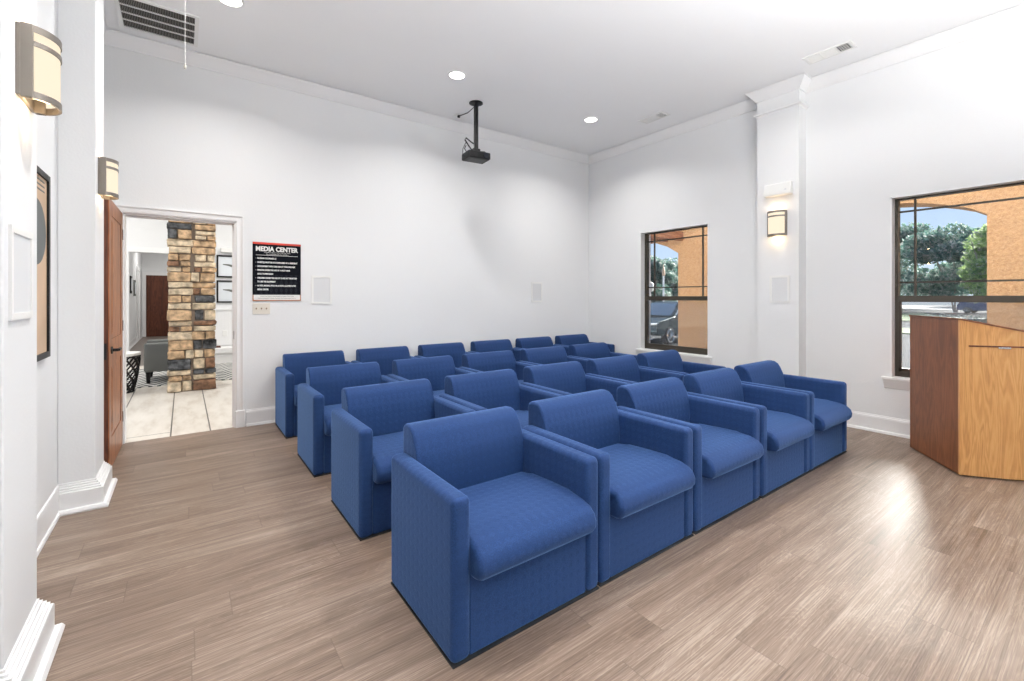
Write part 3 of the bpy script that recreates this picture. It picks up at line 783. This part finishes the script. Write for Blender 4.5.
bm = nb()
for a, b_ in ((-.36, -.05), (.05, .36)):
    for c, d in ((.2, .85), (1.0, 1.85)): box(bm, a, b_, -.012, 0, c, d, bev=.008, seg=1)
finish('raised_panels', bm, M['dooredge'], t)
for i, (y, z, hh, lb) in enumerate(((15.1, 1.42, .42, 'black-framed picture on the corridor wall, nearer one'), (16.2, 1.35, .42, 'grey picture on the corridor wall, farther one'))):
    t = thing('hallway_picture', lb, 'picture', (-1.10, y, z), -PI / 2)
    finish('frame', B(-.19, .19, 0, .03, -.02, hh), M['black'] if i == 0 else M['greyfab'], t, smooth=False)
    finish('print', B(-.13, .13, .03, .033, .04, hh - .06), M['sheet'], t, smooth=False)

# stone column
t = thing('stone_column', 'square stacked-stone column standing just beyond the doorway', 'column', (.102, 7.93, 0))
cw = .255
finish('mortar_core', B(-cw + .012, cw - .012, -.27, .25, 0, 3.5), M['mortar'], t, smooth=False)
bm = nb(); z = 0; row = 0; rs = random.Random(5)
while z < 3.42:
    hh = rs.choice((.085, .10, .12, .135, .15)); hh = min(hh, 3.49 - z)
    left = rs.random() < .5
    for side in (0, 1):
        x0, x1 = (-cw - .004, .0) if side == 0 else (0, cw + .004)
        sh_ = rs.uniform(-.02, .03)
        if side == 0: x1 += sh_
        else: x0 += sh_
        off = 0 if side == 0 else rs.choice((0, .0))
        sub = [(z, z + hh)]
        if hh > .13 and rs.random() < .45: sub = [(z, z + hh * .5), (z + hh * .5, z + hh)]
        for a, b_ in sub:
            cuts = [x0, x1] if rs.random() < .5 else [x0, x0 + (x1 - x0) * rs.uniform(.35, .65), x1]
            for c0, c1 in zip(cuts, cuts[1:]):
                mi = rs.choices((0, 1, 2, 3), (4, 3.2, 2.6, 3.4))[0]; pr_ = rs.uniform(.008, .045)
                sx0 = -rs.uniform(0, .022) if c0 < -cw else .006; sx1 = rs.uniform(0, .022) if c1 > cw else -.006
                n0 = len(bm.verts)
                box(bm, c0 + sx0, c1 + sx1, -.27 - pr_, .0, a + .006, b_ - .006, bev=.012, seg=2, mi=mi)
                bm.verts.ensure_lookup_table()
                for v in list(bm.verts)[n0:]: v.co += Vector((rs.uniform(-.004, .004), rs.uniform(-.006, .004), rs.uniform(-.004, .004)))
    z += hh
bmesh.ops.subdivide_edges(bm, edges=[e for e in bm.edges if e.calc_length() > .05], cuts=2, use_grid_fill=True)
for v in bm.verts:
    if v.co.y < -.275: v.co.y += rs.uniform(-.010, .008)
    v.co.x += rs.uniform(-.0035, .0035); v.co.z += rs.uniform(-.0035, .0035)
finish('stones', bm, [M['st1'], M['st2'], M['st3'], M['st4']], t, ang=70)

# rug, armchair, basket, pictures in the lobby
o = finish('rug', B(-2.6, 1.9, 8.33, 10.4, 0, .012), M['rug']); tag(o, 'black and white zigzag rug on the lobby tile floor', 'rug')
t = thing('lobby_armchair', 'grey upholstered armchair on the lobby rug, half hidden by the stone column', 'armchair', (-.14, 8.95, .012))
finish('arm', B(-.33, .33, -.40, -.28, .17, .60, bev=.03, seg=3), M['greyfab'], t)
finish('arm', B(-.33, .33, .28, .40, .17, .60, bev=.03, seg=3), M['greyfab'], t)
finish('backrest', B(.22, .36, -.40, .40, .17, .78, bev=.04, seg=3), M['greyfab'], t)
finish('seat', B(-.33, .24, -.28, .28, .20, .42, bev=.03, seg=3), M['greyfab'], t)
for sx in (-1, 1):
    for sy in (-1, 1): finish('leg', cyl(nb(), (sx * .28, sy * .34, 0), (sx * .28, sy * .34, .18), .022, .034, 10), M['black'], t)
t = thing('basket_table', 'round white-topped table with black woven basket base in the lobby', 'side table', (-.70, 8.06, 0))
finish('table_top', lathe(nb(), [(.20, .50), (.225, .505), (.23, .525), (.225, .54), (.21, .53), (.02, .525)], seg=28), M['white'], t)
bm = nb(); nn = 11
for k in range(nn * 2):
    s = 1 if k % 2 else -1; a0 = 2 * PI * k / (nn * 2)
    pts = []
    for i in range(9):
        f = i / 8; r = .15 + .07 * f + .012 * math.sin(f * PI); a = a0 + s * f * 1.9
        pts.append((r * math.cos(a), r * math.sin(a), .01 + .49 * f))
    tube(bm, pts, .011, 6)
for z, r in ((.012, .15), (.49, .215)):
    tube(bm, [(r * math.cos(2 * PI * i / 24), r * math.sin(2 * PI * i / 24), z) for i in range(25)], .010, 6)
finish('woven_base', bm, M['black'], t)
for i, (z, lb) in enumerate(((1.705, 'upper black-framed bird print on the lobby wall right of the stone column'), (1.185, 'lower black-framed bird print on the lobby wall above the wainscot'))):
    t = thing('lobby_print', lb, 'picture', (.86, 10.998, z), PI, 'framed bird prints in the lobby')
    w, h, b = .62, .46, .03
    bm = nb(); box(bm, -w / 2, -w / 2 + b, 0, .03, 0, h); box(bm, w / 2 - b, w / 2, 0, .03, 0, h); box(bm, -w / 2 + b, w / 2 - b, 0, .03, 0, b); box(bm, -w / 2 + b, w / 2 - b, 0, .03, h - b, h)
    finish('frame', bm, M['black'], t, smooth=False)
    finish('print', B(-w / 2 + b, w / 2 - b, 0, .012, b, h - b), M['sheet'], t, smooth=False)
    bm = nb()
    tube(bm, [(.20, .016, .27), (.10, .016, .26), (.0, .016, .23), (-.1, .016, .20), (-.2, .016, .16)], [.008, .02, .03, .018, .004], 6)
    tube(bm, [(.02, .016, .24), (-.02, .016, .31), (-.10, .016, .34)], [.014, .014, .004], 6)
    bmesh.ops.scale(bm, vec=(1, .15, 1), verts=bm.verts); bmesh.ops.translate(bm, vec=(0, .0125, 0), verts=bm.verts)
    finish('bird_drawing', bm, M['greyfab'], t)
o = finish('wall_outlet', B(.655, .735, 10.962, 10.972, .50, .615, bev=.003, seg=1), M['white']); tag(o, 'white wall outlet on the lobby wainscot right of the stone column', 'outlet')
o = finish('wall_box', B(.62, .98, 10.90, 10.998, 2.22, 2.31, bev=.006, seg=1), M['white']); tag(o, 'white box fixture on the lobby wall above the upper bird print', 'wall fixture')  # plain white wall box, unlit, not a picture lamp
o = finish('book', B(.36, .60, 10.60, 10.78, .299, .325), M['dooredge']); tag(o, 'small brown book lying on the white lobby bench ledge', 'book')

# ------------------------------------------------------------------ outdoors
struct('ground', B(7.4, 140, -90, 130, -.9, -.6), M['asphalt'])
struct('porch_floor', B(5.66, 8.5, -6, 14, -.7, -.04), M['concrete'])
# stucco arcade: piers and shallow arches
bm = nb(); AX0, AX1 = 7.8, 8.25
def arch(bm, y0, y1, zc, rise, top=3.6):
    n = 14; pts = [(y0, top), (y0, zc)] + [(y0 + (y1 - y0) * i / n, zc + rise * math.sin(PI * i / n) ** .7) for i in range(1, n)] + [(y1, zc), (y1, top)]
    extrude_poly(bm, pts, 'x', AX0, AX1)
box(bm, AX0, AX1, -1.6, .985, -.3, 3.6); box(bm, AX0, AX1, 3.15, 5.16, -.3, 3.6); box(bm, AX0, AX1, 8.6, 9.6, -.3, 3.6)
box(bm, AX0, AX1, -5.6, -4.2, -.3, 3.6)
arch(bm, .985, 3.15, 2.30, .28); arch(bm, 5.16, 8.6, 2.16, .42); arch(bm, -4.2, -1.6, 2.3, .3)
struct('wall_porch', bm, M['stucco'])
# rafters under the porch edge near the far window
bm = nb()
for i in range(9): box(bm, 6.0, 7.80, 5.05 + i * .34, 5.15 + i * .34, 2.40, 2.56)
box(bm, 5.66, 6.0, 4.9, 8.2, 2.36, 2.60)
struct('trim_11', bm, M['timber'])

def leaf_cloud(bm, c, rad, n, size, rs):
    for _ in range(n):
        while True:
            d = Vector((rs.uniform(-1, 1), rs.uniform(-1, 1), rs.uniform(-1, 1)))
            if .15 < d.length < 1: break
        p = Vector(c) + Vector((d.x * rad[0], d.y * rad[1], d.z * rad[2]))
        u = Vector((rs.gauss(0, 1), rs.gauss(0, 1), rs.gauss(0, 1))).normalized(); v = u.orthogonal().normalized()
        s = size * rs.uniform(.6, 1.3)
        bm.faces.new([bm.verts.new(p + q) for q in (u * s, v * s * .5, -u * s, -v * s * .5)])
def tree(x, y, h, r, m, label, seed, n=8000, cat='tree', size=.085):
    rs = random.Random(seed)
    t = thing('tree', label, cat, (x, y, -.6), 0, 'trees along the street')
    bm = nb()
    tips = []
    for k in range(4):
        a = k * 1.6 + rs.random(); q = Vector((math.cos(a) * r * .45, math.sin(a) * r * .45, h * .62))
        tube(bm, [(.12 * math.cos(a), .12 * math.sin(a), 0), (q.x * .3, q.y * .3, h * .25), q, (q.x * 1.4, q.y * 1.4, h * .85)], [.09, .075, .05, .015], 7)
        tips += [q, q * 1.2]
    finish('trunk', bm, M['bark'], t)
    bm = nb()
    cl = 26
    for k in range(cl):
        a = rs.uniform(0, 2 * PI); rr = r * math.sqrt(rs.random()) * .8; zz = h * rs.uniform(.22, .93)
        f = 1.15 - abs(zz / h - .55) * .8
        leaf_cloud(bm, (rr * math.cos(a) * f, rr * math.sin(a) * f, zz), (r * .36, r * .36, h * .11), n // cl, size, rs)
    finish('foliage', bm, m, t, smooth=False)
    return t
tree(78, 12.6, 11.0, 5.6, M['leafA'], 'large teal-green tree in the middle of the right window view', 2, 8500, size=.34)
tree(96, 23.0, 13.8, 5.6, M['leafA'], 'teal-green tree at the left edge of the right window view', 1, 9000, size=.34)
tree(60, 7.0, 9.0, 3.0, M['leafB'], 'olive-green tree beside the stucco pier in the right window', 3, 6000, size=.28)
tree(128, 17, 15.5, 8.0, M['leafC'], 'distant grey-green tree behind the trees in the right window', 4, 12000, size=.4)
tree(38, 27.9, 5.6, 2.6, M['leafA'], 'dark green tree behind the parked car, left one in the far window', 5, 9000, size=.2)
tree(52, 34.9, 6.9, 3.6, M['leafA'], 'dark green tree behind the parked car, right one in the far window', 6, 9000, size=.2)
tree(60, 46.5, 8.6, 4.4, M['leafC'], 'grey-green distant tree at the left edge of the far window', 8, 9000, size=.22)
bm = nb(); rs = random.Random(3); box(bm, 40.2, 41.4, -6, 8.3, -.6, -.05)
for i in range(75): leaf_cloud(bm, (40.7, -6 + i * .195, -.22), (.75, .3, .36), 60, .08, rs)
tag(finish('hedge', bm, M['leafC'], None, False), 'low grey-green clipped hedge along the street beyond the right window', 'hedge')
bm = nb(); extrude_poly(bm, [(46, 6), (46, 15), (70, 15.0), (70, 14.0)], 'z', -.6, -.55)
tag(finish('grass', bm, M['grass'], None, False), 'bright green lawn strip by the street beyond the right window', 'grass', kind='stuff')
bm = nb(); extrude_poly(bm, [(30, 6.4), (30, 9), (35, 10.3), (35, 7.5)], 'z', -.6, -.55)
tag(finish('grass', bm, M['grass'], None, False), 'small green lawn patch nearer the right window left of the hedge', 'grass', kind='stuff')
struct('road', B(90, 128, -60, 110, -.6, -.57), plain('pale_road', (.22, .22, .22), .9))
bm = nb(); rs = random.Random(9)
for i in range(10): leaf_cloud(bm, (9.4 + i * .05, 1.6 + i * .14, -.25), (.25, .25, .35), 50, .06, rs)
tag(finish('shrub', bm, M['leafB'], None, False), 'small green shrub low outside the right window beside the lectern', 'shrub')

# street lamp
t = thing('street_lamp', 'slim white street lamp post seen through the far window', 'street lamp', (24.0, 16.9, -.6))
finish('post', cyl(nb(), (0, 0, 0), (0, 0, 3.25), .07, .05, 10), M['white'], t)
finish('lamp_head', lathe(nb(), [(.03, 3.2), (.09, 3.25), (.10, 3.4), (.07, 3.6), (.02, 3.8), (.01, 3.95)], seg=12), plain('tan_lamp_head', (.6, .4, .25), .5), t)
t = thing('globe_lamp', 'small pale globe lamp seen low in the far window', 'lamp', (24.0, 17.9, -.6))
finish('post', cyl(nb(), (0, 0, 0), (0, 0, 2.3), .05, seg=8), M['white'], t)
finish('globe', lathe(nb(), [(.03, 2.2), (.2, 2.3), (.27, 2.55), (.2, 2.8), (.03, 2.9)], seg=14), M['ivory'], t)

# parked cars
def car(label, loc, rz, paint):
    t = thing('car', label, 'car', loc, rz)                        # local -x is the front
    hw = .93
    prof = [(-2.28, .42), (-2.34, .62), (-2.28, .86), (-2.05, .98), (-1.15, 1.08), (-1.0, 1.12), (2.05, 1.12), (2.3, 1.05), (2.34, .6), (2.28, .36),
            (1.85, .34), (1.80, .52), (1.62, .70), (1.40, .74), (1.18, .70), (1.0, .52), (.95, .32), (-.95, .32), (-1.0, .52), (-1.18, .70), (-1.40, .74), (-1.62, .70), (-1.80, .52), (-1.85, .36)]
    finish('body', extrude_poly(nb(), prof, 'y', -hw, hw, bev=.05, seg=3), paint, t, ang=40)
    cab = [(-1.05, 1.10), (-.30, 1.62), (.1, 1.70), (1.5, 1.70), (1.85, 1.60), (2.2, 1.12)]
    bm = extrude_poly(nb(), cab, 'y', -.80, .80, bev=.04, seg=2)
    for v in bm.verts:
        if v.co.z > 1.4: v.co.y *= .88
    finish('cabin', bm, paint, t, ang=40)
    bm = nb(); vs = [bm.verts.new(p) for p in ((-1.02, -.74, 1.14), (-1.02, .74, 1.14), (-.34, .64, 1.62), (-.34, -.64, 1.62))]; bm.faces.new(vs)
    bmesh.ops.solidify(bm, geom=bm.faces[:], thickness=.03); bmesh.ops.translate(bm, vec=(-.025, 0, .012), verts=bm.verts)
    finish('windscreen', bm, M['carglass'], t, False)
    for s in (-1, 1):
        bm = nb()
        for pts in (((-.85, 1.16), (-.28, 1.56), (.38, 1.62), (.38, 1.16)), ((.46, 1.16), (.46, 1.62), (1.4, 1.62), (1.5, 1.16))):
            A = [bm.verts.new((p[0], s * (.815 if p[1] < 1.4 else .735), p[1])) for p in pts]; bm.faces.new(A)
        bmesh.ops.solidify(bm, geom=bm.faces[:], thickness=.02)
        finish('side_window', bm, M['carglass'], t, False)
        finish('headlight', B(-2.33, -2.05, s * .90 - .0 if s < 0 else .55, s * .55 if s < 0 else .90, .78, .90, bev=.03, seg=2), M['chrome'], t)
        finish('wing_mirror', B(-.75, -.6, *sorted((s * .86, s * 1.08)), 1.08, 1.24, bev=.03, seg=2), paint, t)
        for x in (-1.40, 1.40):
            y = s * .84
            w_ = finish('wheel', cyl(nb(), (x, y - .11, .35), (x, y + .11, .35), .35, seg=28), M['tyre'], t)
            bm = nb(); yo = y + s * .112
            cyl(bm, (x, yo, .35), (x, yo + s * .01, .35), .06, seg=12)
            for k in range(10):
                a = 2 * PI * k / 10; tube(bm, [(x, yo, .35), (x + .24 * math.cos(a), yo, .35 + .24 * math.sin(a))], .016, 5)
            tube(bm, [(x + .25 * math.cos(2 * PI * i / 24), yo, .35 + .25 * math.sin(2 * PI * i / 24)) for i in range(25)], .018, 6)
            finish('rim', bm, M['chrome'], w_)
    finish('front_grille', B(-2.36, -2.28, -.5, .5, .50, .80, bev=.02, seg=1), M['black'], t)
    return t
car('dark parked car facing the building, seen through the far window', (17.0, 11.75, -.6), math.radians(4), M['carbody'])
car('blue parked car beyond the trees in the right window', (76, 9.6, -.6), math.radians(80), M['carblue'])

# ------------------------------------------------------------------ lights
def area(name, loc, rot, sx, sy, e, c=(1, 1, 1), spread=PI):
    L = bpy.data.lights.new(name, 'AREA'); L.shape = 'RECTANGLE'; L.size = sx; L.size_y = sy; L.energy = e; L.color = c; L.spread = spread
    o = bpy.data.objects.new(name, L); COL.objects.link(o); o.location = loc; o.rotation_euler = rot; return o
# stand-in fill lights added at unseen windows behind and beside the camera
area('side_window_fill', (XR + .24, (W3[0] + W3[1]) / 2, 1.4), (0, math.radians(103), 0), 1.7, 1.04, 165, (.94, .97, 1))
for w in FW: area('front_window_fill', ((w[0] + w[1]) / 2, YF - .19, 1.55), (math.radians(90), 0, 0), 1.58, 1.8, 6, (.96, .98, 1))
# two unseen area lights added behind the camera, bouncing off the ceiling
for x, y in ((1.5, -1.0), (2.5, -1.3)): area('ceiling_bounce_fill', (x, y, 1.5), (PI, 0, 0), .4, .4, 180, (1, 1, 1), math.radians(160))
# unseen area lights added to brighten the lobby and corridor
for x, y in ((-1.4, 6.6), (1.6, 6.6), (-1.4, 9.4), (1.6, 9.4)): area('lobby_fill', (x, y, 3.48), (0, 0, 0), .6, .6, 42, (1, .97, .93))
area('corridor_fill', (-.2, 13, 2.98), (0, 0, 0), .5, .5, 26, (1, .97, .93)); area('corridor_fill', (-.2, 17, 2.98), (0, 0, 0), .5, .5, 26, (1, .97, .93))
S = bpy.data.lights.new('sun', 'SUN'); S.energy = 33.0; S.angle = math.radians(24); S.color = (1, .97, .92)
so = bpy.data.objects.new('sun', S); COL.objects.link(so)
so.rotation_euler = Vector((-.93, -.05, -.41)).to_track_quat('-Z', 'Y').to_euler()
for w in (W1, W2):
    L = area('sky_portal', (XR + .30, (w[0] + w[1]) / 2, 1.395), (0, PI / 2, 0), 1.7, 1.06, 1); L.data.cycles.is_portal = True

wd = bpy.data.worlds.new('World'); sc.world = wd; wd.use_nodes = True; nt = wd.node_tree; nt.nodes.clear(); g = G(nt)
out = g.n('ShaderNodeOutputWorld'); bg = g.n('ShaderNodeBackground'); nt.links.new(bg.outputs[0], out.inputs[0])
tc = g.n('ShaderNodeTexCoord'); x, y, z = g.xyz(tc.outputs['Generated'])
col = g.ramp(z, [(.0, (.68, .76, .84)), (.08, (.55, .69, .90)), (.45, (.34, .52, .84))])
nt.links.new(col, bg.inputs[0]); bg.inputs[1].default_value = 1.15

# ------------------------------------------------------------------ camera
cam = bpy.data.cameras.new('camera'); co = bpy.data.objects.new('camera', cam); COL.objects.link(co); sc.camera = co
co.location = (0, 0, 1.3); co.rotation_euler = (PI / 2, 0, -math.radians(36.207))
cam.sensor_fit = 'HORIZONTAL'; cam.sensor_width = 36; cam.lens = 449.15 * 36 / 1024; cam.shift_y = -(340.5 - 297.12) / 1024
cam.clip_start = .02; cam.clip_end = 400
sc.view_settings.view_transform = 'Standard'; sc.view_settings.look = 'None'; sc.view_settings.gamma = 1
sc.view_settings.use_curve_mapping = False; sc.view_settings.exposure = 0.05
sc.cycles.use_denoising = True; sc.cycles.max_bounces = 10; sc.cycles.diffuse_bounces = 6; sc.cycles.transparent_max_bounces = 16
sc.cycles.sample_clamp_indirect = 6
